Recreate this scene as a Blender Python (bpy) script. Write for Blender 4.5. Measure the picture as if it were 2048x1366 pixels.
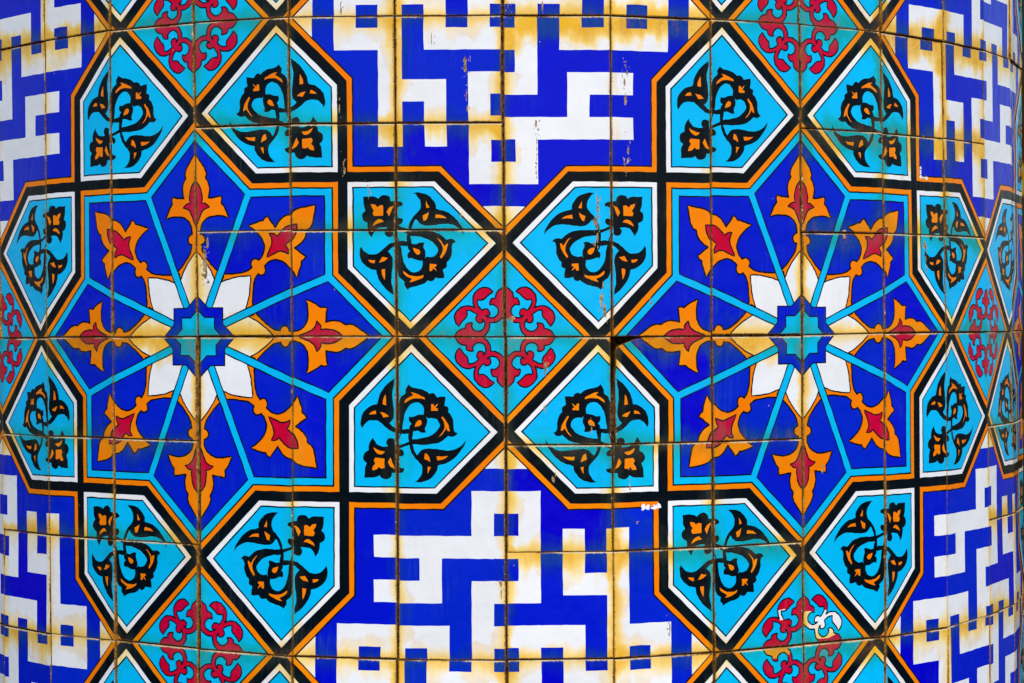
import bpy, math, random
import numpy as np
from mathutils import Vector, Matrix
from mathutils.geometry import delaunay_2d_cdt

# ------------------------------------------------------------------ camera, sky, sun, exposure
S = 0.10                       # one tile width in metres; everything below is laid out in tile units
RAD = 6.208195                 # column radius (tile units)
DIST = 26.479595               # camera to column axis
DTH = 2 * math.asin(0.5 / RAD) # angle of one tile strip
TH0 = 0.0206358                # angle of the joint through the central red flower
HS = 0.984444                  # tile height / width
CAMH = 0.1213
YAW, PITCH, ROLL, FPX = -0.0100203, -0.0081102, 0.0051666, 4428.6948

scene = bpy.context.scene
for o in list(bpy.data.objects):
    bpy.data.objects.remove(o)
COL = scene.collection

def rotm(y, p, r):
    cy, sy, cp, sp, cr, sr = math.cos(y), math.sin(y), math.cos(p), math.sin(p), math.cos(r), math.sin(r)
    ry = np.array([[cy, 0, sy], [0, 1, 0], [-sy, 0, cy]])
    rx = np.array([[1, 0, 0], [0, cp, -sp], [0, sp, cp]])
    rz = np.array([[cr, -sr, 0], [sr, cr, 0], [0, 0, 1]])
    return rz @ rx @ ry
M3 = rotm(YAW, PITCH, ROLL)    # rows: right, up, forward in (x, up, depth)
right, up, fwd = [Vector((r[0], r[2], r[1])) for r in M3]
cam_d = bpy.data.cameras.new('camera')
cam_d.sensor_width = 36.0
cam_d.lens = FPX / 2048 * 36.0
cam_d.clip_start = 0.05
cam_d.clip_end = 200
cam = bpy.data.objects.new('camera', cam_d)
COL.objects.link(cam)
back = -fwd
cam.matrix_world = Matrix(((right.x, up.x, back.x, 0), (right.y, up.y, back.y, -DIST * S),
                           (right.z, up.z, back.z, CAMH * S), (0, 0, 0, 1)))
scene.camera = cam

SUN_EL, SUN_AZ = math.radians(42), math.radians(168)      # azimuth clockwise from +Y (behind the column)
world = bpy.data.worlds.new('World')
scene.world = world
world.use_nodes = True
wn = world.node_tree
bg = wn.nodes['Background']
sky = wn.nodes.new('ShaderNodeTexSky')
sky.sky_type = 'NISHITA'
sky.sun_disc = False
sky.sun_elevation = SUN_EL
sky.sun_rotation = SUN_AZ
sky.air_density = 1.0
sky.dust_density = 1.5
sky.ozone_density = 1.0
wn.links.new(sky.outputs[0], bg.inputs[0])
bg.inputs[1].default_value = 0.13

sun_d = bpy.data.lights.new('sun', 'SUN')
sun_d.energy = 1.35
sun_d.angle = math.radians(45)
sun_d.color = (1.0, 0.975, 0.945)
sun = bpy.data.objects.new('sun', sun_d)
COL.objects.link(sun)
sun_dir = Vector((math.sin(SUN_AZ) * math.cos(SUN_EL), math.cos(SUN_AZ) * math.cos(SUN_EL), math.sin(SUN_EL)))
sun.rotation_euler = sun_dir.to_track_quat('Z', 'Y').to_euler()
sun.location = sun_dir * 6

vs = scene.view_settings
vs.view_transform = 'Standard'
vs.look = 'None'
vs.gamma = 1.0
vs.use_curve_mapping = False
vs.exposure = 0.36

# ------------------------------------------------------------------ materials
def srgb(*c):
    return tuple((x / 255 / 12.92 if x / 255 <= 0.04045 else ((x / 255 + 0.055) / 1.055) ** 2.4) for x in c) + (1.0,)

class NT:
    """small helper around a node tree"""
    def __init__(self, nt):
        self.nt = nt
    def new(self, t, **kw):
        n = self.nt.nodes.new(t)
        for k, v in kw.items():
            setattr(n, k, v)
        return n
    def put(self, sock, v):
        if isinstance(v, bpy.types.NodeSocket):
            self.nt.links.new(v, sock)
        else:
            sock.default_value = v
    def math(self, op, a, b=0.0, c=0.0, clamp=False):
        n = self.new('ShaderNodeMath', operation=op, use_clamp=clamp)
        self.put(n.inputs[0], a); self.put(n.inputs[1], b); self.put(n.inputs[2], c)
        return n.outputs[0]
    def ramp(self, v, lo, hi, tlo=0.0, thi=1.0):
        n = self.new('ShaderNodeMapRange', interpolation_type='SMOOTHSTEP')
        self.put(n.inputs['Value'], v)
        n.inputs['From Min'].default_value = lo; n.inputs['From Max'].default_value = hi
        n.inputs['To Min'].default_value = tlo; n.inputs['To Max'].default_value = thi
        return n.outputs[0]
    def mix(self, f, a, b):
        n = self.new('ShaderNodeMix', data_type='RGBA')
        self.put(n.inputs[0], f); self.put(n.inputs[6], a); self.put(n.inputs[7], b)
        return n.outputs[2]
    def vec(self, x, y, z):
        n = self.new('ShaderNodeCombineXYZ')
        self.put(n.inputs[0], x); self.put(n.inputs[1], y); self.put(n.inputs[2], z)
        return n.outputs[0]
    def noise(self, v, scale, detail=4.0, rough=0.55):
        n = self.new('ShaderNodeTexNoise', noise_dimensions='3D')
        self.put(n.inputs['Vector'], v)
        n.inputs['Scale'].default_value = scale; n.inputs['Detail'].default_value = detail
        n.inputs['Roughness'].default_value = rough
        return n.outputs[0]

def make_wear_group():
    g = bpy.data.node_groups.new('glaze_wear', 'ShaderNodeTree')
    for nm, ty in (('Base', 'NodeSocketColor'), ('Light Stain', 'NodeSocketColor'), ('Heavy Stain', 'NodeSocketColor'),
                   ('Film', 'NodeSocketColor'), ('Film Amount', 'NodeSocketFloat')):
        g.interface.new_socket(nm, in_out='INPUT', socket_type=ty)
    g.interface.new_socket('Shader', in_out='OUTPUT', socket_type='NodeSocketShader')
    n = NT(g)
    gi = n.new('NodeGroupInput'); go = n.new('NodeGroupOutput')
    near = n.new('ShaderNodeUVMap', uv_map='tile_near'); far = n.new('ShaderNodeUVMap', uv_map='tile_far')
    sn = n.new('ShaderNodeSeparateXYZ'); sf = n.new('ShaderNodeSeparateXYZ')
    n.put(sn.inputs[0], near.outputs[0]); n.put(sf.inputs[0], far.outputs[0])
    x, y, xr, yt = sn.outputs[0], sn.outputs[1], sf.outputs[0], sf.outputs[1]
    seed = n.new('ShaderNodeAttribute', attribute_name='tile_seed').outputs['Fac']
    es = n.new('ShaderNodeAttribute', attribute_name='edge_stain')
    sc = n.new('ShaderNodeSeparateColor'); n.put(sc.inputs[0], es.outputs['Color'])
    sL, sR, sB, sT = sc.outputs[0], sc.outputs[1], sc.outputs[2], es.outputs['Alpha']
    z = n.math('MULTIPLY', seed, 41.0)
    p = n.vec(x, y, z)
    big = n.noise(p, 2.6, 5.0, 0.54)
    p_streak = n.vec(n.math('MULTIPLY', x, 5.0), n.math('MULTIPLY', y, 1.1), z)
    streak = n.noise(p_streak, 1.5, 4.0, 0.54)
    p_side = n.vec(n.math('MULTIPLY', x, 1.2), n.math('MULTIPLY', y, 2.2), n.math('ADD', z, 7.0))
    side = n.noise(p_side, 2.2, 3.0, 0.5)
    fine = n.noise(p, 26.0, 4.0, 0.6)
    warp_v = n.math('ADD', n.math('MULTIPLY', n.math('ADD', big, streak), 1.25), -0.70)   # about 0..1.1
    warp_h = n.math('ADD', n.math('MULTIPLY', n.math('ADD', big, side), 1.25), -0.70)
    def edge(d, s, w, warp):
        wd = n.math('MULTIPLY', n.math('MAXIMUM', warp, 0.06), n.math('MULTIPLY', n.math('ADD', n.math('MULTIPLY', s, 0.8), 0.25), w))
        q = n.math('SUBTRACT', 1.0, n.math('DIVIDE', d, wd), clamp=True)
        return n.math('MULTIPLY', n.math('POWER', q, 0.95), s)
    eT = edge(yt, sT, 0.62, warp_v); eB = edge(y, sB, 0.42, warp_v)
    eL = edge(x, sL, 0.30, warp_h); eR = edge(xr, sR, 0.26, warp_h)
    inv = n.math('MULTIPLY', n.math('MULTIPLY', n.math('SUBTRACT', 1.0, eT, clamp=True), n.math('SUBTRACT', 1.0, eB, clamp=True)),
                 n.math('MULTIPLY', n.math('SUBTRACT', 1.0, eL, clamp=True), n.math('SUBTRACT', 1.0, eR, clamp=True)))
    st = n.math('SUBTRACT', 1.0, inv, clamp=True)
    light = n.ramp(st, 0.0, 0.50)
    heavy = n.math('MULTIPLY', n.ramp(st, 0.27, 0.72), n.ramp(n.math('ADD', big, n.math('MULTIPLY', fine, 0.4)), 0.45, 0.85, 0.55, 1.0))
    tide = n.math('MULTIPLY', n.ramp(st, 0.0, 0.10), n.ramp(st, 0.12, 0.30, 1.0, 0.0))
    tide = n.math('MULTIPLY', tide, n.ramp(big, 0.45, 0.6, 0.0, 0.22))
    col = n.mix(light, gi.outputs['Base'], gi.outputs['Light Stain'])
    col = n.mix(n.math('MAXIMUM', heavy, tide), col, gi.outputs['Heavy Stain'])
    # rust runs, deepest at the joint
    rust = n.math('MULTIPLY', n.ramp(st, 0.45, 0.85), n.ramp(n.math('ADD', streak, n.math('MULTIPLY', fine, 0.5)), 0.76, 0.95, 0.0, 0.6))
    col = n.mix(rust, col, n.mix(0.42, gi.outputs['Heavy Stain'], srgb(160, 92, 8)))
    # no two firings alike: each tile a touch lighter or darker, and uneven glaze within it
    vary = n.math('ADD', n.math('MULTIPLY', n.math('FRACT', n.math('MULTIPLY', seed, 13.7)), 0.13), n.math('MULTIPLY', n.noise(p, 3.4, 3.0), 0.16))
    hsv = n.new('ShaderNodeHueSaturation')
    n.put(hsv.inputs['Value'], n.math('ADD', vary, 0.85)); n.put(hsv.inputs['Color'], col)
    n.put(hsv.inputs['Hue'], n.math('ADD', n.math('MULTIPLY', n.math('FRACT', n.math('MULTIPLY', seed, 29.3)), 0.007), 0.4935))
    col = hsv.outputs[0]
    # thin worn film in vertical wipes
    p_wipe = n.vec(n.math('MULTIPLY', x, 34.0), n.math('MULTIPLY', y, 2.2), n.math('ADD', z, 3.0))
    wipe = n.noise(p_wipe, 1.0, 5.0, 0.7)
    mask = n.math('ADD', n.ramp(n.noise(p, 1.3, 3.0), 0.50, 0.72), n.math('MULTIPLY', st, 0.75), clamp=True)
    film = n.math('MULTIPLY', n.math('MULTIPLY', n.ramp(wipe, 0.42, 0.72), mask), gi.outputs['Film Amount'])
    col = n.mix(film, col, gi.outputs['Film'])
    # brown grime in the last millimetre along the joints
    dmin = n.math('MINIMUM', n.math('MINIMUM', x, xr), n.math('MINIMUM', y, yt))
    rough_n = n.noise(p, 60.0, 3.0, 0.7)
    grime = n.ramp(n.math('ADD', dmin, n.math('MULTIPLY', n.math('SUBTRACT', rough_n, 0.5), 0.03)), 0.002, 0.014, 1.0, 0.0)
    gcol = n.mix(n.ramp(rough_n, 0.4, 0.62), srgb(70, 42, 16), srgb(178, 128, 58))
    grime_f = n.math('MULTIPLY', grime, n.ramp(big, 0.35, 0.62, 0.25, 0.9))
    col = n.mix(grime_f, col, gcol)
    # pale lime crust that settles on the upper lip
    crust = n.math('MULTIPLY', n.ramp(n.math('ADD', yt, n.math('MULTIPLY', n.math('SUBTRACT', rough_n, 0.5), 0.05)), 0.004, 0.016, 1.0, 0.0), n.ramp(side, 0.42, 0.56))
    col = n.mix(n.math('MULTIPLY', crust, 0.85), col, srgb(226, 204, 160))
    # chipped glaze: a ragged line along the edges and a few specks further in
    chip_n = n.noise(n.vec(x, y, n.math('ADD', z, 9.0)), 17.0, 5.0, 0.65)
    gate = n.noise(n.vec(x, y, n.math('ADD', z, 19.0)), 3.0, 2.0)
    thr = n.math('ADD', n.math('MULTIPLY', dmin, 9.0), 0.60)
    thr = n.math('SUBTRACT', thr, n.math('MULTIPLY', n.math('SUBTRACT', gate, 0.5), 0.45))
    chip = n.ramp(n.math('SUBTRACT', chip_n, thr), 0.0, 0.012)
    vor = n.new('ShaderNodeTexVoronoi', voronoi_dimensions='3D')
    n.put(vor.inputs['Vector'], n.vec(n.math('MULTIPLY', x, 1.6), y, z)); vor.inputs['Scale'].default_value = 9.0
    vs_ = n.new('ShaderNodeSeparateColor'); n.put(vs_.inputs[0], vor.outputs['Color'])
    rad = n.math('MULTIPLY', n.math('GREATER_THAN', vs_.outputs[0], 0.86), n.math('MULTIPLY', vs_.outputs[1], 0.10))
    speck = n.math('LESS_THAN', n.math('ADD', vor.outputs['Distance'], n.math('MULTIPLY', rough_n, 0.06)), rad)
    ccol = n.mix(n.ramp(rough_n, 0.42, 0.6), srgb(150, 112, 66), srgb(222, 208, 178))
    col = n.mix(n.math('MAXIMUM', chip, speck), col, ccol)
    bsdf = n.new('ShaderNodeBsdfPrincipled')
    n.put(bsdf.inputs['Base Color'], col)
    bsdf.inputs['Specular IOR Level'].default_value = SPEC
    chip_any = n.math('MAXIMUM', chip, speck)
    r = n.math('ADD', n.math('MULTIPLY', st, 0.14), n.math('MULTIPLY', big, 0.10))
    r = n.math('ADD', r, n.math('MULTIPLY', film, 0.25))
    n.put(bsdf.inputs['Roughness'], n.math('ADD', n.math('ADD', r, 0.08), n.math('MULTIPLY', n.math('MAXIMUM', chip_any, grime_f), 0.5), clamp=True))
    h = n.math('ADD', n.math('MULTIPLY', n.noise(p, 4.5, 2.0), 0.0016), n.math('MULTIPLY', fine, 0.00012))
    h = n.math('SUBTRACT', h, n.math('MULTIPLY', chip_any, 0.0006))
    bump = n.new('ShaderNodeBump'); bump.inputs['Strength'].default_value = 0.5; bump.inputs['Distance'].default_value = 1.0
    n.put(bump.inputs['Height'], h)
    n.put(bsdf.inputs['Normal'], bump.outputs[0])
    n.put(go.inputs[0], bsdf.outputs[0])
    return g

SPEC = 0.06
WEAR = make_wear_group()
def glaze(name, base, light, heavy, film, amount):
    m = bpy.data.materials.new(name); m.use_nodes = True
    nt = m.node_tree
    nt.nodes.clear()
    gn = nt.nodes.new('ShaderNodeGroup'); gn.node_tree = WEAR
    for k, c in (('Base', base), ('Light Stain', light), ('Heavy Stain', heavy), ('Film', film)):
        gn.inputs[k].default_value = srgb(*c)
    gn.inputs['Film Amount'].default_value = amount
    out = nt.nodes.new('ShaderNodeOutputMaterial')
    nt.links.new(gn.outputs[0], out.inputs[0])
    return m
BLACK, WHITE, ORANGE, CYAN, BLUE, RED, CHIP, BODY, AMBER = range(9)
GLAZES = [
    glaze('black_glaze', (3, 14, 24), (14, 28, 30), (44, 44, 40), (74, 84, 88), 0.30),
    glaze('white_glaze', (242, 244, 248), (254, 226, 142), (240, 184, 40), (206, 200, 186), 0.16),
    glaze('orange_glaze', (252, 138, 2), (248, 148, 8), (222, 138, 16), (190, 150, 90), 0.14),
    glaze('turquoise_glaze', (0, 187, 250), (2, 184, 220), (10, 162, 168), (70, 170, 175), 0.18),
    glaze('cobalt_glaze', (0, 0, 205), (2, 26, 178), (14, 58, 148), (60, 96, 190), 0.26),
    glaze('red_glaze', (202, 0, 46), (190, 14, 52), (172, 52, 60), (190, 100, 96), 0.28),
]
def rough_mat(name, c1, c2, scale, rough=0.9, bump=0.002):
    m = bpy.data.materials.new(name); m.use_nodes = True
    n = NT(m.node_tree)
    b = m.node_tree.nodes['Principled BSDF']
    tc = n.new('ShaderNodeTexCoord')
    v = n.noise(tc.outputs['Object'], scale, 6.0, 0.7)
    n.put(b.inputs['Base Color'], n.mix(n.ramp(v, 0.36, 0.66), srgb(*c1), srgb(*c2)))
    b.inputs['Roughness'].default_value = rough
    b.inputs['Specular IOR Level'].default_value = 0.15
    bp = n.new('ShaderNodeBump'); bp.inputs['Distance'].default_value = bump
    n.put(bp.inputs['Height'], v); n.put(b.inputs['Normal'], bp.outputs[0])
    return m
MATS = GLAZES + [rough_mat('bare_biscuit', (128, 96, 58), (206, 178, 132), 260),
                 rough_mat('tile_body', (92, 60, 24), (196, 146, 64), 120),
                 glaze('worn_amber_glaze', (226, 158, 26), (226, 166, 40), (206, 140, 30), (220, 190, 120), 0.2)]
MORTAR = rough_mat('brown_mortar', (24, 15, 8), (128, 90, 46), 230)

# ------------------------------------------------------------------ outlines of the drawn motifs (tile units)
ARABESQUE_BLACK = [[(0.3651,0.9478),(0.3735,0.9916),(0.4028,1.045),(0.4448,1.099),(0.4951,1.145),(0.5538,1.174),(0.6126,1.19),(0.631,1.196),(0.6336,1.232),(0.6503,1.265),(0.6797,1.302),(0.7216,1.331),(0.772,1.347),(0.8139,1.352),(0.8601,1.343),(0.8307,1.333),(0.8055,1.306),(0.7846,1.269),(0.7787,1.227),(0.7871,1.19),(0.8139,1.157),(0.8475,1.124),(0.8743,1.083),(0.8911,1.041),(0.8995,1.004),(0.9079,0.9544),(0.9079,0.9047),(0.902,0.8468),(0.8936,0.8178),(0.8643,0.8261),(0.8584,0.8799),(0.8685,0.9378),(0.8685,0.9875),(0.8559,1.029),(0.8408,1.07),(0.8265,1.095),(0.8139,1.079),(0.793,1.056),(0.7594,1.037),(0.7133,1.031),(0.6545,1.035),(0.5958,1.044),(0.5371,1.048),(0.4783,1.041),(0.428,1.016),(0.3944,0.9875)],
    [(1.005,1.044),(0.9482,1.019),(0.902,1.006),(0.8307,0.9982),(0.7552,1.002),(0.6881,0.9958),(0.6294,0.9834),(0.579,0.9585),(0.5497,0.9354),(0.5304,0.9171),(0.5161,0.9213),(0.4867,0.9238),(0.4574,0.9105),(0.4406,0.8898),(0.4658,0.8783),(0.4767,0.8468),(0.4783,0.7972),(0.4909,0.7475),(0.5077,0.7144),(0.5287,0.6937),(0.5262,0.6689),(0.5329,0.6482),(0.5622,0.6316),(0.5555,0.5903),(0.5555,0.5464),(0.5958,0.5472),(0.6336,0.553),(0.6503,0.5282),(0.6755,0.5158),(0.7007,0.5199),(0.7107,0.5257),(0.7342,0.5009),(0.7804,0.4802),(0.8307,0.4703),(0.8727,0.4579),(0.9045,0.4355),(0.9188,0.4579),(0.9373,0.4868),(0.9356,0.5158),(0.944,0.5257),(0.975,0.5506),(0.9952,0.5903),(1.003,0.6482),(1,0.731),(1.005,0.822),(0.9928,0.8924),(1.011,0.9589),(1.015,0.9922),(0.9943,0.9461),(0.9775,0.9047),(0.9608,0.8551),(0.9549,0.8054),(0.9482,0.7558),(0.9356,0.702),(0.9062,0.6499),(0.8685,0.6151),(0.8349,0.6052),(0.8055,0.6134),(0.7762,0.6341),(0.7619,0.673),(0.7636,0.7144),(0.7468,0.731),(0.7216,0.7558),(0.6881,0.7508),(0.6503,0.7599),(0.6252,0.7847),(0.6126,0.8178),(0.6252,0.8468),(0.6545,0.8799),(0.6965,0.9089),(0.7552,0.9296),(0.8139,0.942),(0.8685,0.9478),(0.9146,0.9709),(1.007,1.008)],
    [(0.7384,0.8857),(0.7678,0.8898),(0.7972,0.884),(0.8181,0.8716),(0.8559,0.8758),(0.8936,0.8758),(0.902,0.8468),(0.8936,0.8178),(0.8794,0.8054),(0.8978,0.7847),(0.902,0.7558),(0.8962,0.7326),(0.8643,0.7351),(0.8223,0.721),(0.7888,0.7144),(0.7594,0.7144),(0.73,0.7475),(0.7258,0.7806),(0.7342,0.8137),(0.7485,0.8468)],
    [(0.8936,0.8965),(0.9482,0.9031),(0.9901,0.8981),(1.011,0.8924),(1.056,0.8758),(1.101,0.8425),(1.142,0.8051),(1.174,0.786),(1.219,0.7801),(1.264,0.7885),(1.296,0.8134),(1.323,0.855),(1.339,0.8259),(1.341,0.776),(1.328,0.7261),(1.292,0.6762),(1.237,0.6388),(1.183,0.6263),(1.174,0.5848),(1.151,0.5265),(1.111,0.4683),(1.056,0.4143),(1.002,0.381),(0.965,0.3627),(1.007,0.3917),(1.015,0.4434),(1.031,0.5099),(1.029,0.5764),(1.02,0.6513),(1.015,0.7095),(1.024,0.7594),(1.043,0.7885),(1.061,0.8051),(1.029,0.8342),(0.9928,0.8508),(0.965,0.8551),(0.902,0.8468)],
    [(0.944,1.222),(0.9499,1.248),(0.9733,1.263),(1.007,1.269),(1.038,1.271),(1.043,1.3),(1.065,1.321),(1.101,1.331),(1.133,1.321),(1.156,1.296),(1.183,1.31),(1.228,1.316),(1.305,1.316),(1.303,1.275),(1.301,1.225),(1.283,1.182),(1.31,1.154),(1.317,1.117),(1.305,1.084),(1.264,1.061),(1.266,1.025),(1.251,0.9755),(1.217,0.9356),(1.206,0.9672),(1.174,1.005),(1.129,1.02),(1.079,1.021),(1.094,0.9963),(1.092,0.9672),(1.07,0.9439),(1.038,0.9423),(1.011,0.9589),(1.007,1.004),(1.005,1.037),(0.9817,1.037),(0.9582,1.054),(0.9457,1.079),(0.9524,1.099),(0.9775,1.109),(1.005,1.103),(1,1.121),(0.9946,1.175),(0.9985,1.201),(0.9733,1.215)]]
ARABESQUE_ORANGE = [[(0.7258,1.269),(0.694,1.207),(0.7242,1.201)],
    [(0.7007,1.16),(0.7594,1.128),(0.7493,1.079),(0.7258,1.087),(0.7091,1.128)],
    [(0.5329,1.103),(0.5664,1.128),(0.6336,1.141),(0.6419,1.105),(0.5874,1.107)],
    [(1.111,1.225),(1.142,1.229),(1.169,1.212),(1.188,1.237),(1.228,1.244),(1.219,1.208),(1.199,1.183),(1.215,1.154),(1.201,1.128),(1.112,1.134)],
    [(1.011,1.229),(1.052,1.208),(1.079,1.167),(1.056,1.124),(1.038,1.167)],
    [(1.106,1.071),(1.129,1.094),(1.156,1.098),(1.197,1.071),(1.215,1.03),(1.174,1.055),(1.138,1.067)],
    [(0.8475,0.8344),(0.793,0.8178),(0.7787,0.793),(0.7904,0.774),(0.8139,0.7707),(0.8349,0.793)],
    [(0.6226,0.9296),(0.5916,0.9089),(0.5706,0.8799),(0.5497,0.8468),(0.5371,0.8675),(0.5161,0.8716),(0.5287,0.822),(0.5497,0.7765),(0.5832,0.7351),(0.5941,0.7475),(0.5706,0.7889),(0.5664,0.8303),(0.5832,0.8799)],
    [(0.6277,0.6813),(0.6923,0.683),(0.6923,0.6168),(0.6696,0.6217),(0.6646,0.6441),(0.6252,0.6134),(0.6377,0.6358),(0.6503,0.6523),(0.6277,0.6631)],
    [(0.751,0.5803),(0.7804,0.5696),(0.8307,0.5671),(0.8811,0.5737),(0.923,0.6027),(0.944,0.6151),(0.9356,0.5861),(0.8978,0.5572),(0.8601,0.539),(0.8853,0.5117),(0.8391,0.5199),(0.7804,0.5448),(0.7535,0.5613)],
    [(1.065,0.7427),(1.12,0.7527),(1.151,0.6995),(1.101,0.7136)],
    [(1.19,0.7194),(1.257,0.7244),(1.237,0.7012),(1.195,0.6887)],
    [(1.092,0.6363),(1.129,0.6305),(1.124,0.5889),(1.1,0.5332),(1.094,0.5848)]]
FLOWER_ORANGE = [(0.5645,0.2826),(0.621,0.2125),(0.6844,0.1491),(0.7546,0.09259),(0.8123,0.05533),(0.8808,0.04149),(0.8918,0.07148),(0.9163,0.08802),(0.9497,0.08189),(0.974,0.05076),(0.9765,0.03737),(1.026,0.03958),(1.076,0.0579),(1.114,0.0881),(1.143,0.141),(1.154,0.1989),(1.152,0.2687),(1.136,0.3469),(1.189,0.321),(1.246,0.2911),(1.277,0.2668),(1.306,0.272),(1.34,0.2659),(1.332,0.2261),(1.325,0.1716),(1.32,0.1279),(1.371,0.1389),(1.422,0.1425),(1.474,0.1313),(1.519,0.1045),(1.555,0.1124),(1.607,0.09446),(1.665,0.057),(1.745,0)]
FLOWER_RED = [(1.057,0),(1.133,0.02802),(1.194,0.05659),(1.227,0.09812),(1.237,0.1399),(1.268,0.09882),(1.274,0.05799),(1.325,0.06156),(1.384,0.05721),(1.441,0.0347),(1.487,0)]
PETAL_WHITE = [(0.495,0.205),(0.553,0.172),(0.62,0.139),(0.688,0.094),(0.75,0.045),(0.800,0)]
RED_HALF = [(0.2603,0.2581),(0.2727,0.2714),(0.281,0.2923),(0.2872,0.3172),(0.2884,0.3464),(0.2831,0.3797),(0.2685,0.4088),(0.2437,0.4359),(0.2105,0.4567),(0.1774,0.465),(0.1484,0.4609),(0.1194,0.4442),(0.09449,0.4213),(0.1235,0.4005),(0.1525,0.3755),(0.1774,0.3526),(0.2022,0.3422),(0.223,0.341),(0.2416,0.3414),(0.2437,0.3256),(0.2375,0.2964),(0.223,0.2714),(0.2043,0.2485),(0.196,0.2465),(0.1857,0.2556),(0.1649,0.2598),(0.1442,0.2548),(0.1297,0.2381),(0.1256,0.2173),(0.1297,0.1986),(0.1442,0.1923),(0.167,0.2015),(0.1567,0.1903),(0.1401,0.1819),(0.1152,0.1757),(0.09034,0.1778),(0.06962,0.1923),(0.05305,0.2132),(0.04807,0.2381),(0.05305,0.2631),(0.06962,0.2839),(0.09034,0.2964),(0.1111,0.2964),(0.1235,0.2902),(0.1297,0.3047),(0.1235,0.3339),(0.1111,0.3547),(0.09034,0.363),(0.07584,0.3609),(0.07169,0.3838),(0.06548,0.4088),(0.04476,0.4338),(0.01989,0.4525),(0,0.4671),(0,0.1882),(0.01989,0.1674),(0.0489,0.1424),(0.08206,0.1299),(0.1111,0.1278),(0.1276,0.1282)]

# ------------------------------------------------------------------ the printed design, in tile units
# (origin: red flower on the central joint; it repeats every six tiles both ways)
def smooth(pts, closed=True, sub=3, corner=52):
    p = np.array(pts, float); n = len(p)
    out = []
    def tang(i):
        a, b, c = p[(i - 1) % n], p[i], p[(i + 1) % n]
        if not closed and (i == 0 or i == n - 1):
            return None
        d1, d2 = b - a, c - b
        l1, l2 = np.hypot(*d1), np.hypot(*d2)
        if l1 < 1e-9 or l2 < 1e-9:
            return None
        ang = math.degrees(math.acos(max(-1, min(1, (d1 @ d2) / l1 / l2))))
        return None if ang > corner else (d1 / l1 + d2 / l2) / 2
    for i in range(n if closed else n - 1):
        a, b = p[i], p[(i + 1) % n]
        L = np.hypot(*(b - a))
        ta, tb = tang(i), tang((i + 1) % n)
        ch = (b - a) / max(L, 1e-9)
        ta = ch if ta is None else ta
        tb = ch if tb is None else tb
        k = sub if L > 0.012 else 1
        for j in range(k):
            t = j / k
            out.append((2*t**3-3*t*t+1)*a + (t**3-2*t*t+t)*L*ta + (-2*t**3+3*t*t)*b + (t**3-t*t)*L*tb)
    if not closed:
        out.append(p[-1])
    return np.array(out)

def area(p):
    x, y = p[:, 0], p[:, 1]
    return 0.5 * np.sum(x * np.roll(y, -1) - y * np.roll(x, -1))

def outset(p, w):
    """grow a smooth closed outline by w"""
    p = p if area(p) > 0 else p[::-1]
    d = np.roll(p, -1, 0) - p
    d /= np.maximum(np.hypot(d[:, 0], d[:, 1]), 1e-9)[:, None]
    nrm = np.stack([d[:, 1], -d[:, 0]], 1)
    nn = nrm + np.roll(nrm, 1, 0)
    ln = np.maximum(np.hypot(nn[:, 0], nn[:, 1]), 0.7)
    return p + nn / ln[:, None] * w * (2 / np.maximum(ln, 1.0))[:, None] * 0.5 * np.minimum(ln, 2)[:, None]

def inset(poly, w):
    """straight-edged outline moved inwards by w with mitred corners"""
    p = np.array(poly, float)
    if area(p) < 0:
        p = p[::-1]
    n = len(p); out = []
    for i in range(n):
        a, b, c = p[i - 1], p[i], p[(i + 1) % n]
        d1 = (b - a) / np.hypot(*(b - a)); d2 = (c - b) / np.hypot(*(c - b))
        n1 = np.array([-d1[1], d1[0]]); n2 = np.array([-d2[1], d2[0]])
        out.append(b + (n1 + n2) * w / (1 + n1 @ n2))
    return np.array(out)

def rot(p, a):
    c, s = math.cos(a), math.sin(a)
    return np.array(p) @ np.array([[c, s], [-s, c]])

Q = 1.5 * (2 - math.sqrt(2))          # 0.8787
K = 1.5 * (math.sqrt(2) - 1)          # 0.6213
TIP = 1.5 * math.sqrt(2)
def star(a):
    k = a * (math.sqrt(2) - 1); t = a * math.sqrt(2)
    q = [(t, 0), (a, k), (a, a), (k, a)]
    return np.concatenate([rot(q, i * math.pi / 2) for i in range(4)])

def rosette():
    L = []
    s = star(1.5)
    for w, m in ((0.048, ORANGE), (0.095, BLACK), (0.110, CYAN), (0.171, BLACK), (0.185, BLUE)):
        L.append((inset(s, w), m))
    half = smooth(FLOWER_ORANGE, closed=False)
    lead = np.array([(0.30, 0.124)])
    fl = np.concatenate([lead, half, (half[:-1] * (1, -1))[::-1], lead * (1, -1)])
    rh = smooth(FLOWER_RED, closed=False)
    rd = np.concatenate([rh, (rh[1:-1] * (1, -1))[::-1]])
    ph = smooth(PETAL_WHITE, closed=False)
    pt = np.concatenate([[(0.1, 0.02)], ph, (ph[:-1] * (1, -1))[::-1], [(0.1, -0.02)]])
    for i in range(8):
        a = i * math.pi / 4
        L.append((rot(outset(fl, 0.012), a), BLACK))
        L.append((rot(outset(fl, -0.005), a), ORANGE))
        L.append((rot(outset(pt, 0.014), a), BLACK))
        L.append((rot(pt, a), WHITE))
        L.append((rot(outset(rd, 0.010), a), BLACK))
        L.append((rot(outset(rd, -0.005), a), RED))
    for i in range(8):
        a = (i + 0.5) * math.pi / 4
        for hw, r1, m in ((0.044, 1.43, BLACK), (0.031, 1.475, CYAN)):
            L.append((rot([(0.15, -hw), (r1, -hw), (r1, hw), (0.15, hw)], a), m))
    for a, m in ((0.274, BLACK), (0.261, BLUE), (0.182, BLACK), (0.169, CYAN)):
        L.append((star(a), m))
    return L

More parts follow.
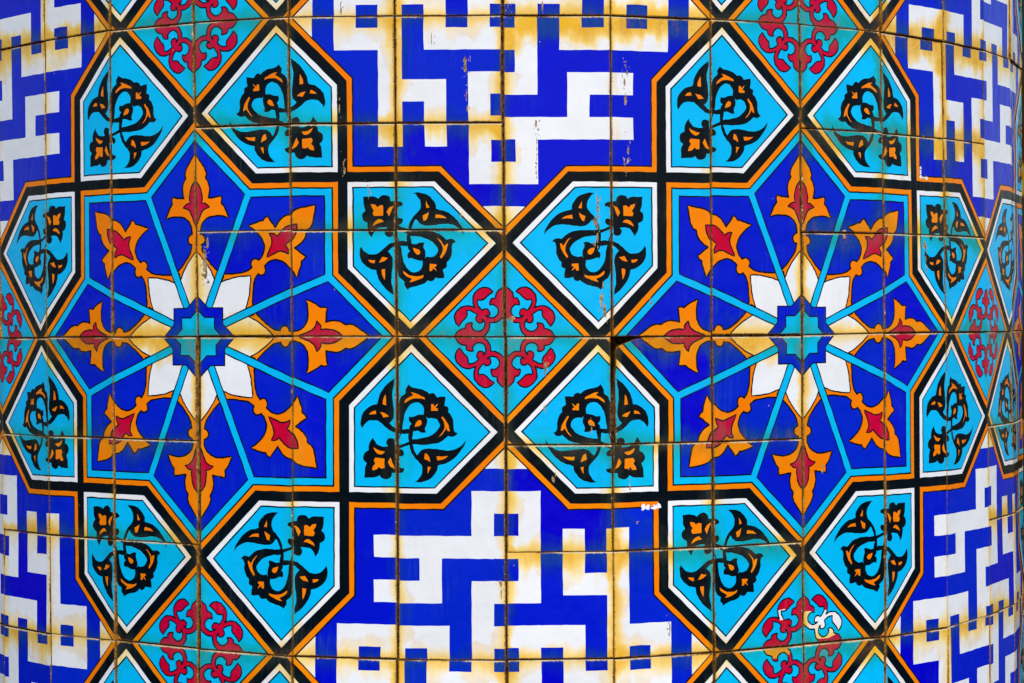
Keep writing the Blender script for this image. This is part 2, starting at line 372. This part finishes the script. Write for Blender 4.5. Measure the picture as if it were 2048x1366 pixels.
CELL = 0.2096
def kufic():
    L = []
    s = star(1.5)
    for w, m in ((0.048, ORANGE), (0.095, BLACK), (0.110, BLUE)):
        L.append((inset(s, w), m))
    rects = [(-1.5, -.5, 2.5, 7.5), (-1.5, 1.5, 6.5, 7.5), (.5, 1.5, 4.5, 7.5), (-.6, 5.8, 4.5, 5.5), (2.84, 3.84, 2.5, 4.6),
             (2.84, 5.8, 2.5, 3.5), (-1.5, 1.5, 2.5, 3.5), (.5, 1.5, -1.5, 3.5)]
    top = TIP - 0.108 * math.sqrt(2)
    y0 = 8.5 * CELL
    for i in range(4):
        a = i * math.pi / 2
        for (x0, x1, ya, yb) in rects:
            p = np.array([(x0, -ya), (x1, -ya), (x1, -yb), (x0, -yb)]) * CELL
            L.append((rot(p, a), WHITE))
        L.append((rot([(0, -top), (top - y0, -y0), (y0 - top, -y0)], a), WHITE))
    return L

def red_square():
    L = []
    d = [(Q, 0), (0, Q), (-Q, 0), (0, -Q)]
    for w, m in ((0.048, ORANGE), (0.095, BLACK), (0.110, CYAN)):
        L.append((inset(d, w), m))
    h = np.array(RED_HALF)
    h = np.concatenate([[(0.262, 0.262)], h[1:-1], [(0.128, 0.128)]])
    hs = smooth(h, closed=False, sub=2)
    quad = np.concatenate([hs, (hs[1:-1, ::-1])[::-1]])
    # the halves of one tulip overlap a little on the axes so that they close
    for sx in (1, -1):
        for sy in (1, -1):
            q = quad * (sx, sy)
            q = np.where(np.abs(q) < 1e-6, np.array([-sx, -sy]) * 0.004, q)
            L.append((outset(q, 0.006), BLACK))
    for sx in (1, -1):
        for sy in (1, -1):
            q = quad * (sx, sy)
            q = np.where(np.abs(q) < 1e-6, np.array([-sx, -sy]) * 0.014, q)
            L.append((outset(q, -0.0085), RED))
    return L

def pentagon():
    """upper right of a red square; the others are mirrored"""
    L = []
    pg = [(1.5, 1.5), (K, 1.5), (0, Q), (Q, 0), (1.5, K)]
    for w, m in ((0.048, WHITE), (0.093, BLACK), (0.107, CYAN)):
        L.append((inset(pg, w), m))
    for p in ARABESQUE_BLACK:
        L.append((outset(smooth(p), -0.002), BLACK))
    for p in ARABESQUE_ORANGE:
        L.append((smooth(p, sub=2), ORANGE))
    return L

def wobble(p, amp=0.0022, step=0.09):
    """hand-cut stencil edges: long edges are split and every point strays a little"""
    out = []
    n = len(p)
    for i in range(n):
        a, b = p[i], p[(i + 1) % n]
        k = max(1, int(np.hypot(*(b - a)) / step))
        for j in range(k):
            out.append(a + (b - a) * j / k)
    o = np.array(out)
    f = lambda s: np.sin(o[:, 0] * 37 + s) * np.cos(o[:, 1] * 41 - s * 1.7) + 0.6 * np.sin(o[:, 0] * 83 - o[:, 1] * 71 + s * 3)
    return o + amp * np.stack([f(0.3), f(2.1)], 1)

MOTIFS = {'r': rosette(), 'k': kufic(), 's': red_square()}
PENT = pentagon()
def design(i0, i1, j0, j1):
    """painter's list for all motifs whose centre (3i, 3j) lies in the range"""
    L = []
    for i in range(i0, i1 + 1):
        for j in range(j0, j1 + 1):
            c = np.array([3.0 * i, 3.0 * j])
            if (i + j) % 2:
                for p, m in MOTIFS['r' if i % 2 else 'k']:
                    L.append((np.array(p) + c, m))
            else:
                for p, m in MOTIFS['s']:
                    L.append((np.array(p) + c, m))
                for sx in (1, -1):
                    for sy in (1, -1):
                        for p, m in PENT:
                            L.append((np.array(p) * (sx, sy) + c, m))
    return [(wobble(p), m) for p, m in L]
DESIGN = design(-2, 2, -2, 2)
DBOX = np.array([[p[:, 0].min(), p[:, 0].max(), p[:, 1].min(), p[:, 1].max()] for p, m in DESIGN])

def winding(poly, pts):
    """non-zero winding test, vectorised over pts"""
    x, y = pts[:, 0][:, None], pts[:, 1][:, None]
    a = poly; b = np.roll(poly, -1, 0)
    ax, ay, bx, by = a[:, 0][None], a[:, 1][None], b[:, 0][None], b[:, 1][None]
    left = (bx - ax) * (y - ay) - (x - ax) * (by - ay)
    upw = (ay <= y) & (by > y) & (left > 0)
    dnw = (ay > y) & (by <= y) & (left < 0)
    return (upw.sum(1) - dnw.sum(1)) != 0

def clip_segments(poly, w, h):
    """edges of a closed outline clipped to the rectangle 0..w, 0..h (Liang-Barsky)"""
    a = poly; d = np.roll(poly, -1, 0) - poly
    t0 = np.zeros(len(a)); t1 = np.ones(len(a)); ok = np.ones(len(a), bool)
    for pq, qq in ((-d[:, 0], a[:, 0]), (d[:, 0], w - a[:, 0]), (-d[:, 1], a[:, 1]), (d[:, 1], h - a[:, 1])):
        par = np.abs(pq) < 1e-12
        ok &= ~(par & (qq < 0))
        with np.errstate(divide='ignore', invalid='ignore'):
            r = np.where(par, 0, qq / np.where(par, 1, pq))
        t0 = np.where(~par & (pq < 0), np.maximum(t0, r), t0)
        t1 = np.where(~par & (pq > 0), np.minimum(t1, r), t1)
    ok &= (t1 - t0) > 1e-6
    s = a + d * t0[:, None]; e = a + d * t1[:, None]
    return s[ok], e[ok]

RING = 0.009      # width of the rounded tile edge
def cut_tile(u0, v0, h, extra=(), broken=None):
    """triangles of one glazed face in tile coordinates, with a colour index each"""
    w = 1.0
    verts, edges, seen = [], [], {}
    def vid(p):
        k = (round(float(p[0]), 5), round(float(p[1]), 5))
        if k not in seen:
            seen[k] = len(verts); verts.append(Vector(k))
        return seen[k]
    def seg(a, b):
        i, j = vid(a), vid(b)
        if i != j:
            edges.append((i, j))
    outline = np.array(broken if broken is not None else [(0, 0), (w, 0), (w, h), (0, h)], float)
    for ring in (outline, inset(outline, RING)):
        for i in range(len(ring)):
            a, b = ring[i], ring[(i + 1) % len(ring)]
            k = max(1, int(np.hypot(*(b - a)) / 0.25))
            for j in range(k):
                seg(a + (b - a) * j / k, a + (b - a) * (j + 1) / k)
    layers = []
    hit = (DBOX[:, 0] < u0 + w) & (DBOX[:, 1] > u0) & (DBOX[:, 2] < v0 + h) & (DBOX[:, 3] > v0)
    for i in np.nonzero(hit)[0]:
        p, m = DESIGN[i]
        layers.append((p - (u0, v0), m, None))
    for p, m, only in extra:
        layers.append((np.array(p), m, only))
    for p, m, only in layers:
        s, e = clip_segments(p, w, h)
        for a, b in zip(s, e):
            seg(a, b)
    res = delaunay_2d_cdt(verts, edges, [], 0, 1e-5)
    V = np.array([tuple(v) for v in res[0]]); F = np.array([tuple(f) for f in res[2]])
    cen = V[F].mean(1)
    if broken is not None:
        keep = winding(outline, cen)
        F, cen = F[keep], cen[keep]
    ar = np.abs((V[F[:, 1], 0] - V[F[:, 0], 0]) * (V[F[:, 2], 1] - V[F[:, 0], 1]) - (V[F[:, 2], 0] - V[F[:, 0], 0]) * (V[F[:, 1], 1] - V[F[:, 0], 1]))
    F, cen = F[ar > 1e-10], cen[ar > 1e-10]
    colr = np.full(len(F), BLACK)
    for p, m, only in layers:
        bx = (cen[:, 0] > p[:, 0].min()) & (cen[:, 0] < p[:, 0].max()) & (cen[:, 1] > p[:, 1].min()) & (cen[:, 1] < p[:, 1].max())
        if only is not None:
            bx &= np.isin(colr, only)
        idx = np.nonzero(bx)[0]
        if len(idx):
            ins = winding(p, cen[idx])
            colr[idx[ins]] = m
    return V, F, colr

# ------------------------------------------------------------------ the column
# how far each joint crossing strays from a regular grid: (strip, angle, height) at three levels
STRAY = {3: [(1, -0.034, 0.005), (2, -0.033, 0.018), (3, -0.009, 0.019), (4, 0, 0.012), (5, 0.011, -0.01), (6, 0.002, -0.015), (7, 0.002, -0.006), (8, -0.021, -0.012), (9, -0.05, -0.009), (10, -0.001, -0.006), (11, 0.007, -0.013), (12, -0.061, -0.016), (13, -0.115, -0.014)],
         0: [(0, 0.027, 0.001), (1, -0.024, 0.006), (2, -0.021, 0.01), (3, 0.021, 0.015), (4, 0.015, 0.014), (5, 0.017, 0.008), (6, 0.014, 0), (7, 0.002, -0.007), (8, -0.026, -0.007), (9, -0.03, -0.007), (10, 0.04, 0.005), (11, 0.062, 0.009), (12, -0.002, 0.008), (13, -0.058, 0.007)],
         -3: [(0, 0.058, 0.002), (1, 0, 0.007), (2, -0.002, 0.027), (3, 0.004, 0.016), (4, -0.004, -0.006), (5, 0.005, -0.006), (6, 0.01, -0.012), (7, 0.006, -0.022), (8, -0.007, -0.007), (9, -0.033, 0.005), (10, 0.024, -0.012), (11, 0.077, -0.023), (12, 0.077, -0.005)]}
def stray(k, v):
    v = max(-3.0, min(3.0, v))
    def at(l):
        a = np.array(STRAY[l])
        return np.array([np.interp(k, a[:, 0], a[:, 1]), np.interp(k, a[:, 0], a[:, 2])])
    m = at(0)
    return m + (at(3) - m) * v / 3 if v > 0 else m + (at(-3) - m) * (-v) / 3

def crossing(k, v, rad=RAD):
    d = stray(k, v)
    th = TH0 + (k - 6 + d[0]) * DTH
    return np.array([rad * math.sin(th), -rad * math.cos(th), (v + d[1]) * HS])

Z0 = -7.0 * HS * S
column = bpy.data.objects.new('tiled_column', None)
COL.objects.link(column)
column.location = (0, 0, Z0)
column['label'] = 'round column clad in glazed tiles with cobalt, turquoise, white and orange geometric star pattern'
column['category'] = 'column'
column['kind'] = 'thing'
bpy.context.view_layer.update()

def link_part(name, mesh, parent):
    o = bpy.data.objects.new(name, mesh)
    COL.objects.link(o)
    o.parent = parent
    o.location = (0, 0, -Z0)      # part meshes are written in world coordinates
    return o

FIRST, LAST = -4, 16
# mortar bed: the faceted core behind the tiles
ks = list(range(FIRST, LAST + 2))
rest = int(round(2 * math.pi / DTH)) - (len(ks) - 1)
ths = [TH0 + (k - 6) * DTH for k in ks]
gap = 2 * math.pi - (ths[-1] - ths[0])
ths += [ths[-1] + gap * (i + 1) / rest for i in range(rest - 1)]
levels = np.linspace(-6.6, 6.6, 45)
rng = random.Random(3)
mv, mf = [], []
for z in levels:
    for t in ths:
        r = RAD - 0.040 + rng.uniform(-0.006, 0.006)
        if abs(t - (TH0 + DTH)) < 0.01 and -0.45 < z < 0.2:
            r -= 0.30            # the bed has fallen out behind the broken corner
        mv.append((r * math.sin(t) * S, -r * math.cos(t) * S, z * HS * S))
n = len(ths)
for a in range(len(levels) - 1):
    for b in range(n):
        mf.append((a * n + b, a * n + (b + 1) % n, (a + 1) * n + (b + 1) % n, (a + 1) * n + b))
mf.append(tuple(range(n))[::-1]); mf.append(tuple(len(mv) - n + i for i in range(n)))
me = bpy.data.meshes.new('mortar_bed'); me.from_pydata(mv, [], mf); me.materials.append(MORTAR)
link_part('mortar_bed', me, column)

def blob(u0, u1, v0, v1, rng, teeth=9):
    """ragged outline of one chip"""
    pts = []
    for i in range(teeth):
        a = 2 * math.pi * i / teeth
        r = rng.uniform(0.55, 1.0)
        pts.append(((u0 + u1) / 2 + (u1 - u0) / 2 * math.cos(a) * r, (v0 + v1) / 2 + (v1 - v0) / 2 * math.sin(a) * r))
    return pts
# scratches and chips in the glaze: (u0, u1, v0, v1)
CHIPS = [(0.862, 0.893, 1.092, 1.326), (0.823, 0.87, 1.036, 1.139), (0.856, 0.892, 0.812, 1.092), (0.827, 0.855, 0.849, 0.905), (0.89, 0.959, 0.159, 0.532), (1.118, 1.171, 2.147, 2.59), (1.093, 1.112, 2.403, 2.542), (1.14, 1.179, 1.618, 1.795), (1.119, 1.138, 1.538, 1.678), (-2.952, -2.883, 0.539, 0.826), (-2.908, -2.857, 0.825, 0.969), (-0.358, -0.304, 2.446, 2.624), (-0.342, -0.307, 2.082, 2.353), (0.285, 0.331, 1.922, 2.034), (0.293, 0.309, 1.511, 1.894), (-0.671, -0.635, 2.705, 2.869), (1.219, 1.258, -1.761, -1.713), (1.275, 1.465, -1.640, -1.560), (4.592, 4.638, 1.58, 1.695), (4.623, 4.736, 1.569, 1.605), (3.481, 3.541, 0.946, 1.014), (4.633, 4.72, 0.819, 0.954), (4.655, 4.716, 0.614, 0.843), (0.348, 0.399, -0.354, -0.224), (0.017, 0.053, 3.042, 3.14), (0.345, 0.385, 3.024, 3.145), (1.142, 1.181, -1.455, -1.313), (1.535, 1.569, -2.832, -2.689), (0.346, 0.378, -0.726, -0.61), (-1.55, -1.514, 2.079, 2.244), (0.413, 0.468, -1.367, -1.246), (1.364, 1.404, 0.288, 0.368), (0.008, 0.092, 0.134, 0.194), (-0.408, -0.381, 1.091, 1.161), (-1.514, -1.487, 2.999, 3.15), (0.799, 0.826, -0.922, -0.796), (-0.057, -0.021, -2.441, -2.256), (-2.965, -2.90, 0.56, 0.78), (-2.95, -2.89, 0.62, 0.86), (-2.93, -2.86, 0.50, 0.70), (3.19, 3.25, -1.36, -1.26), (0.355, 0.40, -0.33, -0.23), (0.86, 0.90, 1.15, 1.33), (-1.28, -1.24, 1.28, 1.44), (-1.50, -1.46, 1.52, 1.68)]
SOLID = {17, 18, 19, 20}          # chunks where the white body shows; the others break up into flecks
def chips_for(u0, v0, h):
    out = []
    for i, (a, b, c, d) in enumerate(CHIPS):
        if b < u0 or a > u0 + 1 or d < v0 or c > v0 + h:
            continue
        r = random.Random(100 + i)
        if i in SOLID:
            for q in range(4):
                f0 = q / 4 + r.uniform(-0.05, 0.02); f1 = f0 + r.uniform(0.32, 0.42)
                x0, x1 = (a + (b - a) * f0, a + (b - a) * f1) if b - a > d - c else (a, b)
                y0, y1 = (c, d) if b - a > d - c else (c + (d - c) * f0, c + (d - c) * f1)
                y0, y1 = y0 + (d - c) * r.uniform(-0.1, 0.15), y1 - (d - c) * r.uniform(-0.1, 0.15)
                out.append((np.array(blob(x0, x1, y0, y1, r, 11)) - (u0, v0), WHITE, None))
                s1 = r.uniform(0.004, 0.010); xm, ym = r.uniform(x0, x1), r.uniform(y0, y1)
                out.append((np.array(blob(xm - s1 * 1.8, xm + s1 * 1.8, ym - s1, ym + s1, r, 8)) - (u0, v0), CHIP, None))
        elif (d - c) > 2.2 * (b - a):
            y = c
            while y < d:
                L = r.uniform(0.03, 0.16)
                xm = a + (b - a) * r.uniform(0.2, 0.8) + (y - c) * 0.0
                wd = (b - a) * r.uniform(0.10, 0.40)
                out.append((np.array(blob(xm - wd, xm + wd, y, min(y + L, d), r, 13)) - (u0, v0), CHIP, None))
                for q in range(3):
                    xq, yq, sq = a + (b - a) * r.uniform(-0.3, 1.3), y + r.uniform(-0.05, L), r.uniform(0.002, 0.007)
                    out.append((np.array(blob(xq - sq, xq + sq, yq, yq + sq * r.uniform(2, 6), r, 6)) - (u0, v0), CHIP, None))
                y += L * r.uniform(0.55, 1.3)
        else:
            for q in range(5):
                xq, yq = a + (b - a) * r.uniform(0.15, 0.85), c + (d - c) * r.uniform(0.15, 0.85)
                wq, hq = (b - a) * r.uniform(0.12, 0.34), (d - c) * r.uniform(0.10, 0.30)
                out.append((np.array(blob(xq - wq, xq + wq, yq - hq, yq + hq, r, 12)) - (u0, v0), CHIP, None))
    return out

def stains(c, v0, h, r):
    """how strongly rust has crept in from the left, right, bottom and top joint"""
    L, R = r.uniform(0.22, 0.55), r.uniform(0.22, 0.55)
    B, T = r.uniform(0.5, 0.88), r.uniform(0.5, 0.92)
    if h > 2:
        L, R, B, T = L * 0.75, R * 0.75, B * 0.85, T * 0.85
    if c in (5, 4): R = max(R, 0.55)
    if c in (6, 5, 3, 9): L = max(L, 0.62)
    if c in (2, 8, 5): R = max(R, 0.6)
    if c in (6, 7) and -3 <= v0 < -1: R, L, T, B = 0.62, 0.66, 0.74, 0.62
    if c in (9, 10, 11) and v0 >= 1: T, B, L, R = 0.95, 0.85, 0.7, 0.7
    if c in (9, 10, 11) and v0 == -3: T, B = 0.4, 0.6
    if c in (0, 1, 2) and v0 == -3: T, B = 0.35, 0.6
    if c in (3, 4, 5) and v0 == -3: T, L, R = 0.62, 0.5, 0.5
    if c in (6, 7) and v0 == 0: T = 0.95
    return (L, R, B, T)

BROKEN = [(0, 0), (1, 0), (1, 1), (0.30, 1), (0.22, 0.982), (0.15, 0.958), (0.10, 0.938), (0.055, 0.925), (0.03, 0.90), (0.018, 0.86), (0.008, 0.72), (0.0, 0.60)]
LOSS = {(9, -3): [([(0.0, 0.31), (0.22, 0.305), (0.62, 0.325), (0.62, 0.16), (0.45, 0.085), (0.30, 0.03), (0.1, 0.03), (0.0, 0.14)], WHITE, [RED])],
        (8, -3): [([(0.72, 0.35), (0.80, 0.36), (0.80, 0.26), (0.74, 0.25)], WHITE, [RED])],
        (8, -6): [([(0.50, 3.0), (0.86, 3.0), (0.84, 2.93), (0.70, 2.90), (0.55, 2.91)], AMBER, [RED]), ([(0.50, 1.0), (0.86, 1.0), (0.84, 0.93), (0.70, 0.90), (0.55, 0.91)], AMBER, [RED])]}

CACHE = {}
GAPS = {3: 0.012, 5: 0.010, 6: 0.013, 9: 0.010, 12: 0.006, 13: 0.005}     # half widths of the wider and narrower upright joints
def add_tile(c, v0, h):
    r = random.Random(c * 977 + v0 * 131 + h * 7)
    u0 = c - 6
    extra = chips_for(u0, v0, h)
    if (c, v0) in LOSS:
        extra = [(np.array(p), m, o) for p, m, o in LOSS[(c, v0)]] + extra
    broken = BROKEN if (c, v0) == (7, -1) else None
    cu, cv = (u0 + 3) % 6 - 3, (v0 + 3) % 6 - 3
    key = (cu, cv, h)
    if extra or broken:
        V, F, colr = cut_tile(cu, cv, h, extra, broken)
    else:
        if key not in CACHE:
            CACHE[key] = cut_tile(cu, cv, h)
        V, F, colr = CACHE[key]
    # physical place: four corners on the joint grid, pulled in by half a joint, a little askew
    gx0, gx1 = GAPS.get(c, 0.007) + r.uniform(-0.003, 0.004), GAPS.get(c + 1, 0.007) + r.uniform(-0.003, 0.004)
    gy0, gy1 = [r.uniform(0.003, 0.008) for _ in range(2)]
    if c == 7 and v0 == -1:
        gx0 = 0.026
    if c == 6 and v0 == -1:
        gx1 = 0.020
    if (c, v0) in ((8, 0), (9, 0), (10, 0)):
        gy0 = 0.013
    P = {(i, j): crossing(c + i, v0 + j * h) for i in (0, 1) for j in (0, 1)}
    nrm = np.cross(P[(1, 0)] - P[(0, 0)], P[(0, 1)] - P[(0, 0)]); nrm /= np.linalg.norm(nrm)
    lift = {k: r.uniform(-0.011, 0.011) for k in P}
    base = r.uniform(-0.008, 0.008)
    sx, sy = r.uniform(-0.004, 0.004), r.uniform(-0.004, 0.004)
    x, y = V[:, 0], V[:, 1]
    s = gx0 + x * (1 - gx0 - gx1) + sx
    t = (gy0 + y / h * (h - gy0 - gy1) + sy) / h
    s, t = s[:, None], t[:, None]
    pos = P[(0, 0)] * (1 - s) * (1 - t) + P[(1, 0)] * s * (1 - t) + P[(0, 1)] * (1 - s) * t + P[(1, 1)] * s * t
    up_ = lift[(0, 0)] * (1 - s) * (1 - t) + lift[(1, 0)] * s * (1 - t) + lift[(0, 1)] * (1 - s) * t + lift[(1, 1)] * s * t + base
    # boundary edges of the glazed face
    E = np.sort(np.concatenate([F[:, [0, 1]], F[:, [1, 2]], F[:, [2, 0]]]), 1)
    ue, cnt = np.unique(E, axis=0, return_counts=True)
    bd = ue[cnt == 1]
    bv = np.unique(bd)
    drop = np.zeros(len(V)); drop[bv] = 0.007
    pos = pos + nrm * (up_ - drop[:, None])
    depth = 0.075
    low = {int(v): len(V) + i for i, v in enumerate(bv)}
    allp = np.concatenate([pos, pos[bv] - nrm * depth]) * S
    # orient the faces outwards
    f = F.copy()
    a = np.cross(pos[f[:, 1]] - pos[f[:, 0]], pos[f[:, 2]] - pos[f[:, 0]]) @ nrm
    f[a < 0] = f[a < 0][:, ::-1]
    directed = set()
    for tri in f:
        for q in range(3):
            directed.add((int(tri[q]), int(tri[(q + 1) % 3])))
    faces = [tuple(int(q) for q in tri) for tri in f]
    mats = [int(q) for q in colr]
    for i, j in bd:
        i, j = int(i), int(j)
        if (i, j) not in directed:
            i, j = j, i
        faces.append((j, i, low[i], low[j])); mats.append(BODY)
    me = bpy.data.meshes.new('tile')
    me.from_pydata([tuple(q) for q in allp], [], faces)
    for m in MATS:
        me.materials.append(m)
    me.polygons.foreach_set('material_index', mats)
    uv = np.concatenate([V, V[bv]])
    li = np.empty(len(me.loops), np.int32); me.loops.foreach_get('vertex_index', li)
    for nm, co in (('tile_near', uv), ('tile_far', np.array([1.0, h]) - uv)):
        l = me.uv_layers.new(name=nm)
        l.data.foreach_set('uv', co[li].astype(np.float32).ravel())
    es = me.attributes.new('edge_stain', 'FLOAT_COLOR', 'POINT')
    es.data.foreach_set('color', np.tile(np.array(stains(c, v0, h, r), np.float32), len(allp)))
    sd = me.attributes.new('tile_seed', 'FLOAT', 'POINT')
    sd.data.foreach_set('value', np.full(len(allp), r.random() * 3, np.float32))
    me.update()
    return link_part('tile', me, column)

# blocks three strips wide and three tiles high: alternately whole strips and strips cut into three
for c in range(FIRST, LAST + 1):
    for b in (-6, -3, 0, 3):
        split = ((c // 3) + (b // 3)) % 2 == 1
        if split:
            for q in range(3):
                add_tile(c, b + q, 1)
        else:
            add_tile(c, b, 3)

# ------------------------------------------------------------------ what shows past the column's right edge
def make_backdrop():
    m = bpy.data.materials.new('shaded_mottled_background'); m.use_nodes = True
    n = NT(m.node_tree); b = m.node_tree.nodes['Principled BSDF']
    tc = n.new('ShaderNodeTexCoord')
    v1 = n.noise(tc.outputs['Object'], 2.3, 3.0); v2 = n.noise(tc.outputs['Object'], 5.0, 3.0)
    c = n.mix(n.ramp(v1, 0.40, 0.60), srgb(58, 40, 8), srgb(26, 56, 46))
    c = n.mix(n.ramp(v2, 0.58, 0.68), c, srgb(150, 120, 20))
    n.put(b.inputs['Base Color'], c)
    b.inputs['Roughness'].default_value = 1.0
    b.inputs['Specular IOR Level'].default_value = 0.0
    me = bpy.data.meshes.new('background')
    vv, ff = [], []
    N = 44
    for i in range(N + 1):
        for j in range(13):
            x = -2.4 + 4.8 * i / N
            vv.append((x, 3.0 + 0.12 * math.sin(i * 1.3 + j * 0.7) + 0.08 * math.cos(j * 2.1 - i), -1.6 + 3.2 * j / 12))
    for i in range(N):
        for j in range(12):
            a = i * 13 + j
            ff.append((a, a + 13, a + 14, a + 1))
    me.from_pydata(vv, [], ff); me.materials.append(m)
    for p in me.polygons: p.use_smooth = True
    o = bpy.data.objects.new('background', me); COL.objects.link(o)
    o['kind'] = 'structure'
make_backdrop()
